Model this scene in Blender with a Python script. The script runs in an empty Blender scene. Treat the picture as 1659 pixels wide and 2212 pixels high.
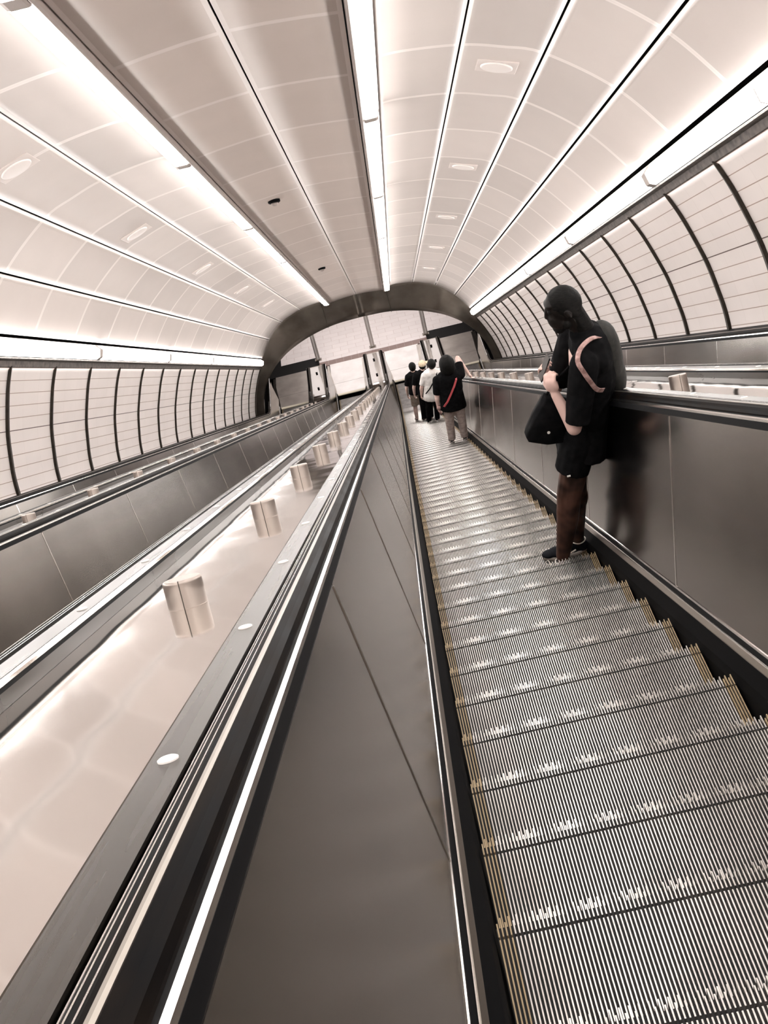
import bpy, bmesh, math, random
from mathutils import Vector, Matrix, noise

# ------------------------------------------------------------------ camera, world, exposure
SC = bpy.context.scene
COL = SC.collection
ZL = 21.1                      # height of the camera above the lower landing
cam_d = bpy.data.cameras.new('camera')
cam_d.sensor_fit = 'HORIZONTAL'
cam_d.sensor_width = 36.0
cam_d.lens = 2435.88 / 1659 * 36.0
cam_d.clip_start = 0.05
cam_d.clip_end = 200
cam = bpy.data.objects.new('camera', cam_d)
COL.objects.link(cam)
cam.matrix_world = Matrix(((0.972708, 0.228934, 0.037804, 0.0),
                           (-0.107810, 0.590180, -0.800040, 0.0),
                           (-0.205467, 0.774130, 0.598754, ZL),
                           (0, 0, 0, 1)))
SC.camera = cam
w = bpy.data.worlds.new('world'); SC.world = w; w.use_nodes = True
w.node_tree.nodes['Background'].inputs[0].default_value = (0.9, 0.82, 0.78, 1)
w.node_tree.nodes['Background'].inputs[1].default_value = 0.05
SC.view_settings.view_transform = 'Standard'
SC.view_settings.look = 'None'
SC.view_settings.gamma = 1.0
SC.view_settings.use_curve_mapping = False
SC.view_settings.exposure = 0.0
SC.cycles.use_denoising = True
SC.cycles.max_bounces = 8
SC.cycles.diffuse_bounces = 4
SC.cycles.glossy_bounces = 5
SC.cycles.sample_clamp_indirect = 6.0
SC.cycles.blur_glossy = 0.3

LAMP = 24.0          # strength of the light strips
MEZZ = 0.9        # lamps of the lower hall

C30, S30 = math.cos(math.pi/6), math.sin(math.pi/6)
CX = 0.4292         # centre line of the escalator the camera rides
D = 2.1368          # spacing of the four escalators
AX = CX - D/2       # tunnel axis
NS = -1.333         # nosing plane below the camera (perpendicular to the slope)
YP = 33.0           # plane of the tunnel mouth
SA, SE, YE = -6.0, 38.9, 34.7
rnd = random.Random(7)

# ------------------------------------------------------------------ materials
def mat(name, col, rough=0.5, metal=0.0, emit=None, es=0.0, spec=None):
    m = bpy.data.materials.new(name); m.use_nodes = True
    b = m.node_tree.nodes['Principled BSDF']
    b.inputs['Base Color'].default_value = (*col, 1)
    b.inputs['Roughness'].default_value = rough
    b.inputs['Metallic'].default_value = metal
    if spec is not None: b.inputs['Specular IOR Level'].default_value = spec
    if emit:
        b.inputs['Emission Color'].default_value = (*emit, 1)
        b.inputs['Emission Strength'].default_value = es
    return m
def nodes(m): return m.node_tree.nodes, m.node_tree.links, m.node_tree.nodes['Principled BSDF']
def add_noise(m, scale, c1, c2, stretch=(1,1,1), detail=4, bump=0.0, bdist=0.01, bscale=None, rough=None, lo=0.35, hi=0.65):
    N, L, b = nodes(m)
    tc = N.new('ShaderNodeTexCoord'); mp = N.new('ShaderNodeMapping')
    mp.inputs['Scale'].default_value = stretch
    L.new(tc.outputs['Object'], mp.inputs['Vector'])
    nz = N.new('ShaderNodeTexNoise'); nz.inputs['Scale'].default_value = scale; nz.inputs['Detail'].default_value = detail
    L.new(mp.outputs[0], nz.inputs['Vector'])
    cr = N.new('ShaderNodeValToRGB')
    cr.color_ramp.elements[0].position = lo; cr.color_ramp.elements[1].position = hi
    cr.color_ramp.elements[0].color = (*c1, 1); cr.color_ramp.elements[1].color = (*c2, 1)
    L.new(nz.outputs[0], cr.inputs[0]); L.new(cr.outputs[0], b.inputs['Base Color'])
    if rough:
        mr = N.new('ShaderNodeMapRange'); mr.inputs['To Min'].default_value = rough[0]; mr.inputs['To Max'].default_value = rough[1]
        L.new(nz.outputs[0], mr.inputs['Value']); L.new(mr.outputs[0], b.inputs['Roughness'])
    if bump:
        n2 = nz
        if bscale:
            n2 = N.new('ShaderNodeTexNoise'); n2.inputs['Scale'].default_value = bscale; n2.inputs['Detail'].default_value = 1.0
            L.new(tc.outputs['Object'], n2.inputs['Vector'])
        bp = N.new('ShaderNodeBump'); bp.inputs['Strength'].default_value = bump; bp.inputs['Distance'].default_value = bdist
        L.new(n2.outputs[0], bp.inputs['Height']); L.new(bp.outputs[0], b.inputs['Normal'])
    return m

M = {}
M['steel_panel'] = add_noise(mat('steel_panel', (.5,.45,.4), .12, 1.0), 1.1, (.17,.146,.126), (.215,.187,.163), (1,1,1), 3, .12, .02, 1.6, rough=(.17,.23))
_N,_L,_b = nodes(M['steel_panel'])
_b.inputs['Anisotropic'].default_value = .9
_t = _N.new('ShaderNodeCombineXYZ'); _t.inputs[1].default_value = .5; _t.inputs[2].default_value = .8660254
_L.new(_t.outputs[0], _b.inputs['Tangent'])
M['steel_deck'] = add_noise(mat('steel_deck', (.8,.75,.7), .1, 1.0), 1.6, (.89,.85,.82), (.95,.915,.885), (1,1,1), 3, .22, .012, 2.2, rough=(.035,.08))
M['steel_cover'] = add_noise(mat('steel_cover', (.5,.45,.41), .3, 1.0), 9, (.055,.047,.04), (.075,.065,.057), (3,.1,.1), 4, 0, rough=(.22,.34))
M['steel_lip'] = mat('steel_lip', (.95,.92,.89), .16, 1.0)
M['steel_trim'] = mat('steel_trim', (.26,.23,.20), .34, 1.0)
M['steel_post'] = add_noise(mat('steel_post', (.8,.72,.66), .42, 1.0), 4, (.40,.345,.31), (.44,.385,.345), (1,1,1), 2)
M['black'] = mat('black', (.003,.003,.0035), .6, spec=.06)
M['black_brush'] = mat('black_brush', (.003,.003,.0035), .7, spec=.05)
M['rubber'] = add_noise(mat('rubber', (.004,.004,.004), .3, spec=.012), 5, (.002,.002,.0025), (.009,.0065,.005), (8,1,1), 4, rough=(.3,.5))
M['cleat'] = add_noise(mat('cleat', (.7,.67,.63), .38, .85), 3, (.36,.33,.31), (.66,.63,.60), (1,1,1), 5, rough=(.28,.42))
M['cleat_base'] = add_noise(mat('cleat_base', (.02,.018,.017), .6, .3), 6, (.003,.003,.0035), (.012,.008,.006), (1,1,1), 3)
M['cleat_yellow'] = mat('cleat_yellow', (.42,.31,.18), .5)
M['rib'] = add_noise(mat('rib', (.07,.055,.045), .5, .2), 12, (.030,.024,.018), (.055,.044,.034), (1,1,1), 4)
M['rail_band'] = add_noise(mat('rail_band', (.1,.08,.07), .5, .3), 14, (.06,.05,.043), (.15,.125,.11), (1,1,1), 5)
M['fixture'] = mat('fixture', (.72,.64,.60), .45)
M['fixture_grey'] = mat('fixture_grey', (.42,.36,.33), .45, .2)
M['lamp'] = mat('lamp', (1,1,1), .5, 0, (1.0,.985,.97), LAMP)
M['lamp_soft'] = mat('lamp_soft', (1,1,1), .5, 0, (1.0,.975,.955), LAMP*.55)
M['bronze'] = add_noise(mat('bronze', (.13,.11,.09), .3, .75), 1.4, (.10,.082,.068), (.17,.145,.12), (1,1,1), 4, rough=(.28,.45))
M['white_disc'] = mat('white_disc', (.9,.86,.82), .35)
M['plaster_disc'] = mat('plaster_disc', (.80,.73,.69), .4)
M['speaker_plate'] = mat('speaker_plate', (.70,.62,.58), .4)

def grid_mat(name, base, line, nu, nv, wu, wv, dark_row=None, edge=None, var=.10, rough=.4, lineu=None, brick=False):
    """panel pattern laid out in UV: seams every 1/nu, 1/nv of a UV unit; tone varies per cell."""
    m = mat(name, base, rough); N, L, b = nodes(m)
    def mth(op, a, bb=None):
        n = N.new('ShaderNodeMath'); n.operation = op
        for i, v in enumerate((a, bb)):
            if v is None: continue
            if isinstance(v, (int, float)): n.inputs[i].default_value = v
            else: L.new(v, n.inputs[i])
        return n.outputs[0]
    uv = N.new('ShaderNodeUVMap'); sp = N.new('ShaderNodeSeparateXYZ'); L.new(uv.outputs[0], sp.inputs[0])
    u = mth('MULTIPLY', sp.outputs[0], nu); v = mth('MULTIPLY', sp.outputs[1], nv)
    if brick:
        half = mth('MULTIPLY', mth('MODULO', mth('FLOOR', v), 2.0), .5); u = mth('ADD', u, half)
    def seam(x, wd):
        f = mth('ABSOLUTE', mth('SUBTRACT', mth('FRACT', x), .5))
        return mth('GREATER_THAN', f, .5 - wd)
    su, sv = seam(u, wu), seam(v, wv)
    cb = N.new('ShaderNodeCombineXYZ'); L.new(mth('FLOOR', u), cb.inputs[0]); L.new(mth('FLOOR', v), cb.inputs[1])
    wn = N.new('ShaderNodeTexWhiteNoise'); wn.noise_dimensions = '2D'; L.new(cb.outputs[0], wn.inputs['Vector'])
    tone = N.new('ShaderNodeMapRange'); tone.inputs['To Min'].default_value = 1-var; tone.inputs['To Max'].default_value = 1.0
    L.new(wn.outputs[0], tone.inputs['Value'])
    # soft weathering, streaked a little across the panel
    tc = N.new('ShaderNodeTexCoord'); nz = N.new('ShaderNodeTexNoise'); nz.inputs['Scale'].default_value = 1.7; nz.inputs['Detail'].default_value = 4
    L.new(tc.outputs['Object'], nz.inputs['Vector'])
    wr = N.new('ShaderNodeMapRange'); wr.inputs['To Min'].default_value = .93; wr.inputs['To Max'].default_value = 1.04
    L.new(nz.outputs[0], wr.inputs['Value'])
    tt = mth('MULTIPLY', tone.outputs[0], wr.outputs[0])
    vm = N.new('ShaderNodeVectorMath'); vm.operation = 'SCALE'; vm.inputs[0].default_value = base; L.new(tt, vm.inputs['Scale'])
    last = vm.outputs[0]
    def mix(fac, col, src):
        mx = N.new('ShaderNodeMix'); mx.data_type = 'RGBA'
        L.new(fac, mx.inputs[0]); L.new(src, mx.inputs[6]); mx.inputs[7].default_value = (*col, 1)
        return mx.outputs[2]
    if edge:  # lighter margins carry the reflection of the bent panel edges in their colour
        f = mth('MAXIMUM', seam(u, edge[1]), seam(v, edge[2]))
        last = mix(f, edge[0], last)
    last = mix(su, lineu or line, last)
    last = mix(sv, line, last)
    if dark_row is not None:
        q = mth('LESS_THAN', mth('ABSOLUTE', mth('SUBTRACT', v, float(dark_row[0]))), dark_row[2])
        last = mix(q, dark_row[1], last)
    L.new(last, b.inputs['Base Color'])
    return m
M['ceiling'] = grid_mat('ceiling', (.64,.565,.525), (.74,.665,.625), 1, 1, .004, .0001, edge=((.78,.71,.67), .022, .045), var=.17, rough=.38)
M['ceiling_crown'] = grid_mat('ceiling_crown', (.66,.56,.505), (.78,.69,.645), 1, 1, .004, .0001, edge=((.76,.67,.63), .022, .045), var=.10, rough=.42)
M['wall'] = grid_mat('wall', (.92,.84,.80), (.42,.30,.25), 3, 10, .004, .028, dark_row=(5.0, (.10,.06,.045), .035), var=.03, rough=.4, lineu=(.79,.71,.66))
M['tile'] = grid_mat('tile', (.92,.84,.82), (.68,.57,.54), 1, 1, .012, .02, var=.06, rough=.3, brick=True)
M['band'] = grid_mat('band', (.30,.20,.175), (.42,.32,.30), 1, 1, .02, .001, var=.12, rough=.35)
M['shade_and_dark_wall'] = mat('shade_and_dark_wall', (.004,.0035,.0035), .5, spec=.2)  # near-black for shaded floor bands and the dark hall side walls
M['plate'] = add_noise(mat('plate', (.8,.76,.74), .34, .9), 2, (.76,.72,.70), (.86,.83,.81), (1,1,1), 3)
M['plate_dark'] = add_noise(mat('plate_dark', (.55,.5,.45), .36, .9), 2, (.50,.45,.41), (.62,.57,.52), (1,1,1), 3)  # plate darkened for the weaker light of the side bays; also cheeks, end plates
M['comb'] = mat('comb', (.80,.73,.58), .4)

# ------------------------------------------------------------------ object helpers
def tag(o, label=None, cat=None, group=None, kind=None):
    if label: o['label'] = label
    if cat: o['category'] = cat
    if group: o['group'] = group
    if kind: o['kind'] = kind
    return o
def empty(name, loc=(0,0,0), **k):
    o = bpy.data.objects.new(name, None); COL.objects.link(o); o.location = loc
    o.empty_display_size = .2
    return tag(o, **k)
def link_mesh(name, verts, faces, mats, parent=None, mi=None, smooth=False, uvs=None):
    me = bpy.data.meshes.new(name)
    me.from_pydata([tuple(v) for v in verts], [], faces)
    for m in (mats if isinstance(mats, (list, tuple)) else [mats]): me.materials.append(m)
    if mi:
        for p, k in zip(me.polygons, mi): p.material_index = k
    if smooth:
        for p in me.polygons: p.use_smooth = True
    if uvs:
        ul = me.uv_layers.new(name='UVMap')
        for p in me.polygons:
            for li in p.loop_indices: ul.data[li].uv = uvs[me.loops[li].vertex_index]
    me.update()
    o = bpy.data.objects.new(name, me); COL.objects.link(o)
    if parent:
        o.parent = parent
        o.matrix_parent_inverse = Matrix.Translation(-parent.location)
    return o
def copy_of(o, parent=None, dx=0, delta=None):
    c = o.copy(); COL.objects.link(c)
    if parent is not None:
        c.parent = parent; c.matrix_parent_inverse = Matrix.Translation(-parent.location)
    return c

class MB:
    """collects boxes and swept bars into one mesh"""
    def __init__(s): s.v=[]; s.f=[]; s.m=[]
    def box(s, x0,x1,y0,y1,z0,z1, m=0):
        b=len(s.v)
        s.v += [(x0,y0,z0),(x1,y0,z0),(x1,y1,z0),(x0,y1,z0),(x0,y0,z1),(x1,y0,z1),(x1,y1,z1),(x0,y1,z1)]
        for q in ((0,3,2,1),(4,5,6,7),(0,1,5,4),(1,2,6,5),(2,3,7,6),(3,0,4,7)):
            s.f.append(tuple(b+i for i in q)); s.m.append(m)
    def hexa(s, pts, m=0):
        b=len(s.v); s.v += [tuple(p) for p in pts]
        for q in ((0,3,2,1),(4,5,6,7),(0,1,5,4),(1,2,6,5),(2,3,7,6),(3,0,4,7)):
            s.f.append(tuple(b+i for i in q)); s.m.append(m)
    def strip(s, rings, m=0, closed=True, caps=True):
        b=len(s.v); k=len(rings[0])
        for r in rings: s.v += [tuple(p) for p in r]
        for i in range(len(rings)-1):
            for j in range(k if closed else k-1):
                j2=(j+1)%k
                s.f.append((b+i*k+j, b+i*k+j2, b+(i+1)*k+j2, b+(i+1)*k+j)); s.m.append(m)
        if closed and caps:
            s.f.append(tuple(b+j for j in range(k))[::-1]); s.m.append(m)
            e=b+(len(rings)-1)*k
            s.f.append(tuple(e+j for j in range(k))); s.m.append(m)
    def tube(s, pts, r, n=8, m=0, up=Vector((0,0,1))):
        rings=[]
        pts=[Vector(p) for p in pts]
        for i,p in enumerate(pts):
            d=(pts[min(i+1,len(pts)-1)]-pts[max(i-1,0)]).normalized()
            a=d.cross(up)
            if a.length<1e-3: a=d.cross(Vector((1,0,0)))
            a.normalize(); c=d.cross(a)
            rr=r[i] if isinstance(r,(list,tuple)) else r
            rings.append([p+a*math.cos(t)*rr+c*math.sin(t)*rr for t in [2*math.pi*q/n for q in range(n)]])
        s.strip(rings, m)
    def build(s, name, mats, parent=None, smooth=False):
        o=link_mesh(name, s.v, s.f, mats, parent, s.m, smooth)
        return o

# path of a line at perpendicular offset n: straight incline, short bend, level landing
def P(st, n):
    k=st[0]
    if k=='i':
        return (st[1]*C30+n*S30, -st[1]*S30+n*C30+ZL)
    if k=='v':
        s=(st[1]-n*S30)/C30
        return (st[1], -s*S30+n*C30+ZL)
    h=(n-NS)*1.06
    if k=='l': return (st[1], h)
    t=st[1]
    p0=P(('i',SE),n); p2=(YE,h)
    sc=(ZL+n/C30-h)/math.tan(math.pi/6)     # y where the incline meets the level
    p1=(sc,h)
    return tuple((1-t)**2*p0[i]+2*t*(1-t)*p1[i]+t*t*p2[i] for i in (0,1))
def stations(a, b=None, yend=None, step=None):
    if b is not None:
        n=1 if not step else max(1,int(round((b-a)/step)))
        return [('i', a+(b-a)*i/n) for i in range(n+1)]
    n=1 if not step else max(1,int(round((SE-a)/step)))
    st=[('i', a+(SE-a)*i/n) for i in range(n+1)]
    st+=[('c', t/6) for t in range(1,6)]
    st+=[('l',YE),('l',yend)]
    return st
def sweep(name, prof, cx, sg, st, m, parent=None, closed=True, smooth=False):
    """prof: (a,n) points; a = distance from the centre line cx on side sg"""
    mb=MB()
    rings=[]
    for q in st:
        r=[]
        for a,n in prof:
            y,z=P(q,n); r.append((cx+sg*a,y,z))
        if sg<0: r=r[::-1]
        rings.append(r)
    mb.strip(rings,0,closed)
    return mb.build(name,m,parent,smooth)

# ------------------------------------------------------------------ tunnel shell
def spline(pts, sub=6):
    out=[]
    n=len(pts)
    for i in range(n-1):
        p0=pts[max(i-1,0)]; p1=pts[i]; p2=pts[i+1]; p3=pts[min(i+2,n-1)]
        for k in range(sub):
            t=k/sub
            out.append(tuple(.5*((2*p1[j])+(-p0[j]+p2[j])*t+(2*p0[j]-5*p1[j]+4*p2[j]-p3[j])*t*t+(-p0[j]+3*p1[j]-3*p2[j]+p3[j])*t**3) for j in (0,1)))
    out.append(pts[-1]); return out
CEIL=[(1.06,2.665),(1.30,2.675),(1.84,2.605),(2.20,2.50),(2.536,2.364),(3.089,1.924),(3.515,1.375)]
ceil_sp=spline(CEIL,6)
def ceil_seg(b0,b1,k=9):
    out=[]
    for i in range(k+1):
        b=b0+(b1-b0)*i/k
        for p,q in zip(ceil_sp,ceil_sp[1:]):
            if p[0]<=b<=q[0]+1e-9:
                t=(b-p[0])/(q[0]-p[0]); out.append((b,p[1]+(q[1]-p[1])*t)); break
    return out
SB=-9.0
PITCH=1.724
def shell_strip(name, prof, sg, m, parent, strip_i, u0=11.95, vrange=(0.0,1.0), thick=.03, vert=False, mats_uv=True):
    ss=[SB+ (PITCH*.5)*i for i in range(int((36.2-SB)/(PITCH*.5)))]
    st=[('i',s) for s in ss]+[('v',YP)]
    verts=[];uv=[];faces=[]
    L=[0]
    for p,q in zip(prof,prof[1:]): L.append(L[-1]+math.dist(p,q))
    k=len(prof)
    for q in st:
        for (b,n),l in zip(prof,L):
            y,z=P(q,n); verts.append((AX+sg*b,y,z))
            s=(y-n*S30)/C30
            uv.append(((s-u0)/PITCH, strip_i+vrange[0]+(vrange[1]-vrange[0])*l/L[-1]))
    for i in range(len(st)-1):
        for j in range(k-1):
            f=(i*k+j,i*k+j+1,(i+1)*k+j+1,(i+1)*k+j)
            faces.append(f if sg<0 else f[::-1])
    o=link_mesh(name,verts,faces,m,parent,None,True,uv)
    md=o.modifiers.new('thickness','SOLIDIFY'); md.thickness=thick; md.offset=-1 if True else 1
    return o
# dark backing shell behind the seams
ceiling=empty('ceiling', kind='structure')
backing=[(0,2.80),(.9,2.78),(1.84,2.73),(2.6,2.48),(3.2,2.0),(3.66,1.40)]
for sg in (-1,1):
    shell_strip('backing', backing, sg, M['black'], ceiling, 0)
# crown: two panels each side of the axis seam
crown=[(0,2.652),(.3,2.640),(.6,2.615),(.87,2.584)]
for sg,i in ((-1,20),(1,22)):
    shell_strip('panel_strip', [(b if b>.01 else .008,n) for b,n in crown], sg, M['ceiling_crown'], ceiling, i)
edges=[1.10,1.84,2.536,3.089,3.50]
for sg in (-1,1):
    for j in range(4):
        b0=edges[j]+(.009 if j else 0); b1=edges[j+1]-.009
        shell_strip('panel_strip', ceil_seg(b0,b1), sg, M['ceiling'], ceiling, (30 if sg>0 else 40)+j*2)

# walls of enamel panels between ribs that stand in vertical planes
WALL=[(3.655,1.06),(3.78,.86),(3.905,.62),(4.045,.32),(4.15,.02),(4.215,-.19),(4.262,-.42),(4.275,-.6)]
wall_sp=spline(WALL,3)
RY={1:10.47,-1:11.81}
RP=1.497
for sg,side in ((-1,'left'),(1,'right')):
    k=len(wall_sp)
    ys=[RY[sg]+RP*i for i in range(-14,16) if RY[sg]+RP*i<YP-.05]+[YP]
    verts=[];uv=[];faces=[]
    L=[0]
    for p,q in zip(wall_sp,wall_sp[1:]): L.append(L[-1]+math.dist(p,q))
    vis=1.56   # length of wall shown between band and ledge
    for y in ys:
        for (b,n),l in zip(wall_sp,L):
            yy,z=P(('v',y),n); verts.append((AX+sg*b,yy,z)); uv.append(((y-RY[sg])/RP, l/vis))
    for i in range(len(ys)-1):
        for j in range(k-1):
            f=(i*k+j,i*k+j+1,(i+1)*k+j+1,(i+1)*k+j); faces.append(f if sg<0 else f[::-1])
    wl=link_mesh('wall_'+side,verts,faces,M['wall'],None,None,True,uv)
    tag(wl,kind='structure')
    md=wl.modifiers.new('thickness','SOLIDIFY'); md.thickness=.05; md.offset=-1
    for y in [RY[sg]+RP*i for i in range(-4,16) if RY[sg]+RP*i<YP]:
        rings=[]
        for b,n in wall_sp[:-3]:
            yy,z=P(('v',y),n)
            x0=AX+sg*(b-.028); x1=AX+sg*(b+.01)
            r=[(x0,yy-.036,z),(x0,yy+.036,z),(x1,yy+.045,z),(x1,yy-.045,z)]
            rings.append(r if sg>0 else r[::-1])
        mb=MB(); mb.strip(rings,0); mb.build('rib',M['rib'],wl)
    # dark channel between wall panels and light
    sweep('top_channel',[(3.56,1.145),(3.625,1.135),(3.645,1.07),(3.70,1.04),(3.78,1.04),(3.78,1.2),(3.56,1.2)],AX,sg,[('i',SB),('v',YP)],M['rail_band'],wl)
    sweep('edge_bead',[(3.648,1.072),(3.655,1.066),(3.662,1.074),(3.655,1.08)],AX,sg,[('i',SB),('v',YP)],M['fixture'],wl)

# closing wall high up behind the rider
mb=MB(); yb,zb=P(('i',SB),-1.0)
mb.box(AX-4.6,AX+4.6,yb-.6,yb+.0,zb-3,zb+6)
tag(mb.build('wall_back',M['ceiling_crown']),kind='structure')

# ------------------------------------------------------------------ light strips
LP_=5.17
lamp_rows=[('c',1,'upper strip light, one unit of the row right of the crown'),('c',-1,''),('w',1,''),('w',-1,'')]
place={('c',1):'in the ceiling row nearer the riders, beside the dark crown seam',('c',-1):'in the ceiling row farther from the riders, beside the dark crown seam',
       ('w',1):'at the top of the enamel wall behind the riders',('w',-1):'at the top of the enamel wall across the empty escalators'}
def light_unit(kind,sg,s0,s1,idx):
    y,z=P(('i',s0),2.5 if kind=='c' else 1.2)
    last=s1>35
    t=empty('strip_light',(AX+sg*(.95 if kind=='c' else 3.5),y,z))
    rows={('c',1):'ceiling strip light in the row nearer the riders',('c',-1):'ceiling strip light in the row away from the riders',
          ('w',1):'strip light on top of the wall beside the riders',('w',-1):'strip light on top of the wall across the tunnel'}
    which='out of view up the tunnel' if idx<0 else ('last unit by the arch' if last else ['first','second','third','fourth','fifth','sixth'][idx]+' unit from the top')
    tag(t,rows[(kind,sg)]+', '+which,'light','strip lights '+place[(kind,sg)])
    g=.085
    st=[('i',s0),('i',s1)] if not last else [('i',s0),('v',YP-.02)]
    si=[('i',s0+g),('i',s1-g)] if not last else [('i',s0+g),('v',YP-.08)]
    if kind=='c':
        sweep('housing',[(.885,2.60),(.885,2.535),(.905,2.527),(.918,2.535),(.918,2.60)],AX,sg,st,M['fixture_grey'],t)
        sweep('top_plate',[(.918,2.60),(1.09,2.60),(1.09,2.64),(.885,2.64),(.885,2.60)],AX,sg,st,M['fixture'],t)
        sweep('diffuser',[(.925,2.598),(.925,2.535),(.94,2.528),(1.045,2.530),(1.066,2.540),(1.072,2.598)],AX,sg,si,M['lamp'],t)
        for q in (0,1):
            e=[('i',s0),('i',s0+g-.005)] if q==0 else ([('i',s1-g+.005),('i',s1)] if not last else [('v',YP-.075),('v',YP-.02)])
            sweep('end_cap',[(.92,2.599),(.92,2.532),(.94,2.525),(1.045,2.526),(1.07,2.537),(1.076,2.599)],AX,sg,e,M['fixture_grey'],t)
    else:
        sweep('housing',[(3.56,1.30),(3.56,1.165),(3.59,1.147),(3.62,1.147),(3.62,1.36),(3.53,1.38)],AX,sg,st,M['fixture'],t)
        for q in (.33,.66):
            sc_=s0+(s1-s0)*q
            sweep('bracket',[(3.53,1.366),(3.471,1.301),(3.502,1.197),(3.566,1.169),(3.566,1.34)],AX,sg,[('i',sc_),('i',sc_+.022)],M['fixture'],t)
        sweep('lower_lip',[(3.572,1.168),(3.585,1.150),(3.615,1.143),(3.615,1.16)],AX,sg,st,M['fixture'],t)
        sweep('diffuser',[(3.53,1.362),(3.475,1.30),(3.505,1.20),(3.565,1.172),(3.565,1.34)],AX,sg,si,M['lamp'],t)
        for q in (0,1):
            e=[('i',s0),('i',s0+g-.005)] if q==0 else ([('i',s1-g+.005),('i',s1)] if not last else [('v',YP-.075),('v',YP-.02)])
            sweep('end_cap',[(3.53,1.368),(3.468,1.302),(3.50,1.194),(3.566,1.166),(3.57,1.36)],AX,sg,e,M['fixture_grey'],t)
    return t
for kind in 'cw':
    for sg in (1,-1):
        j=11.92 if kind=='c' else 11.5
        ss=[j+LP_*i for i in range(-4,6)]
        idx=0
        for a in ss:
            b=a+LP_
            if a>33: break
            vis=b>5.5
            if b>32.0: b=36.3
            light_unit(kind,sg,a,b,idx if vis else -1)
            if vis: idx+=1
            if b>=36: break

# ceiling speakers and detectors
def disc_mb(cx,sg,b,s,rad,h,n_off=0,seg=28,m=0,mb=None):
    mb=mb or MB()
    # local frame on the ceiling
    for p,q in zip(ceil_sp,ceil_sp[1:]):
        if p[0]<=b<=q[0]:
            t=(b-p[0])/(q[0]-p[0]); n=p[1]+(q[1]-p[1])*t; tb=Vector((q[0]-p[0],q[1]-p[1])).normalized(); break
    else:
        n=2.63; tb=Vector((1,-.05)).normalized()
    nb=Vector((-tb[1],tb[0]))
    if nb[1]>0: nb=-nb
    return n,tb,nb
def ceil_point(sg,b,s,dn,da,ds,n,tb,nb):
    bb=b+tb[0]*da+nb[0]*dn; nn=n+tb[1]*da+nb[1]*dn
    y,z=P(('i',s+ds),nn); return (AX+sg*bb,y,z)
def speaker(sg,b,s,label):
    n,tb,nb=disc_mb(0,sg,b,s,.1,.02)
    t=empty('ceiling_speaker',ceil_point(sg,b,s,0,0,0,n,tb,nb)); tag(t,label,'speaker','round flush speakers in the ceiling panels')
    mb=MB()
    ring=lambda r,dn:[ceil_point(sg,b,s,dn,math.cos(a)*r,math.sin(a)*r,n,tb,nb) for a in [2*math.pi*i/32 for i in range(32)]]
    q=lambda w,dn:[ceil_point(sg,b,s,dn,x*w,yy*w,n,tb,nb) for x,yy in ((-1,-1),(1,-1),(1,1),(-1,1))]
    mb.strip([q(.19,-.01),q(.19,.006),q(.185,.008)],0); mb.build('mounting_plate',M['speaker_plate'],t)
    mb=MB(); mb.strip([ring(.15,.0),ring(.15,.016),ring(.14,.022),ring(.12,.020),ring(.10,.026),ring(.02,.030)],0)
    mb.build('grille_disc',M['plaster_disc'],t,True)
for i,s in enumerate((10.86,16.0,21.1,26.2,31.4)):
    speaker(1,2.20,s,'pale round speaker over the riders, '+['the one highest up the tunnel','second from the top','third from the top','fourth from the top','the one closest to the arch'][i])
for i,s in enumerate((10.2,14.9,20.0,25.1,30.2)):
    speaker(-1,2.20,s,'pale round speaker above the empty escalators, '+['the one highest up the tunnel','second from the top','third from the top','fourth from the top','the one closest to the arch'][i])
for i,s in enumerate((15.76,25.91)):
    b=.43; y,z=P(('i',s),2.626)
    t=empty('smoke_detector',(AX-b,y,z)); tag(t,'small dark detector under the crown panels, '+['the larger looking one up the slope','the one down near the arch'][i],'detector')
    mb=MB()
    for (r0,h0) in (((.085,.0),(.085,.03)),):
        pass
    ring=lambda r,dn:[(AX-b+math.cos(a)*r,)+P(('i',s+math.sin(a)*r),2.63-dn) for a in [2*math.pi*k/24 for k in range(24)]]
    mb.strip([ring(.085,0),ring(.085,.03),ring(.07,.04)],0); mb.build('base',M['black'],t)
    mb=MB(); mb.strip([ring(.05,.04),ring(.045,.065),ring(.02,.08)],0); mb.build('sensor_cap',M['fixture_grey'],t,True)

# ------------------------------------------------------------------ escalators
NCL=100
def build_step_mesh():
    """origin at the centre of the nosing; tread runs back (-y) 0.4, riser drops 0.231 in front"""
    mb=MB(); v=mb.v
    mb.box(-.5,.5,-.41,-.02,-.03,-.012,1)
    # curved riser body behind the cleats
    ris=[(-.02,-.012),(-.014,-.03),(-.012,-.08),(-.018,-.15),(-.035,-.235)]
    rr=[[(x,y-.006,z) for x in (-.5,.5)] for y,z in ris]
    b=len(v)
    for r in rr: v.extend(r)
    for i in range(len(rr)-1):
        mb.f.append((b+2*i,b+2*i+2,b+2*i+3,b+2*i+1)); mb.m.append(1)
    p=1.0/NCL; wdt=p*.36
    for k in range(NCL):
        xc=-.5+p*(k+.5); m=2 if (k<4 or k>=NCL-4) else 0
        x0,x1=xc-wdt/2,xc+wdt/2
        yf=0.0 if k%2 else -.014
        mb.box(x0,x1,-.405,-.058,-.012,0,m)
        mb.box(x0,x1,-.050,yf,-.012,0,m)
        # riser cleat
        pr=[(yf,-.0),(yf,-.012),(-.006,-.08),(-.012,-.15),(-.03,-.235)]
        bb=len(v)
        for y,z in pr: v.extend([(x0,y,z),(x1,y,z)])
        for i in range(len(pr)-1):
            mb.f.append((bb+2*i,bb+2*i+2,bb+2*i+3,bb+2*i+1)); mb.m.append(m)
    o=mb.build('step',[M['cleat'],M['cleat_base'],M['cleat_yellow']],None)
    return o
step0=build_step_mesh()
used_step=[False]

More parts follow.
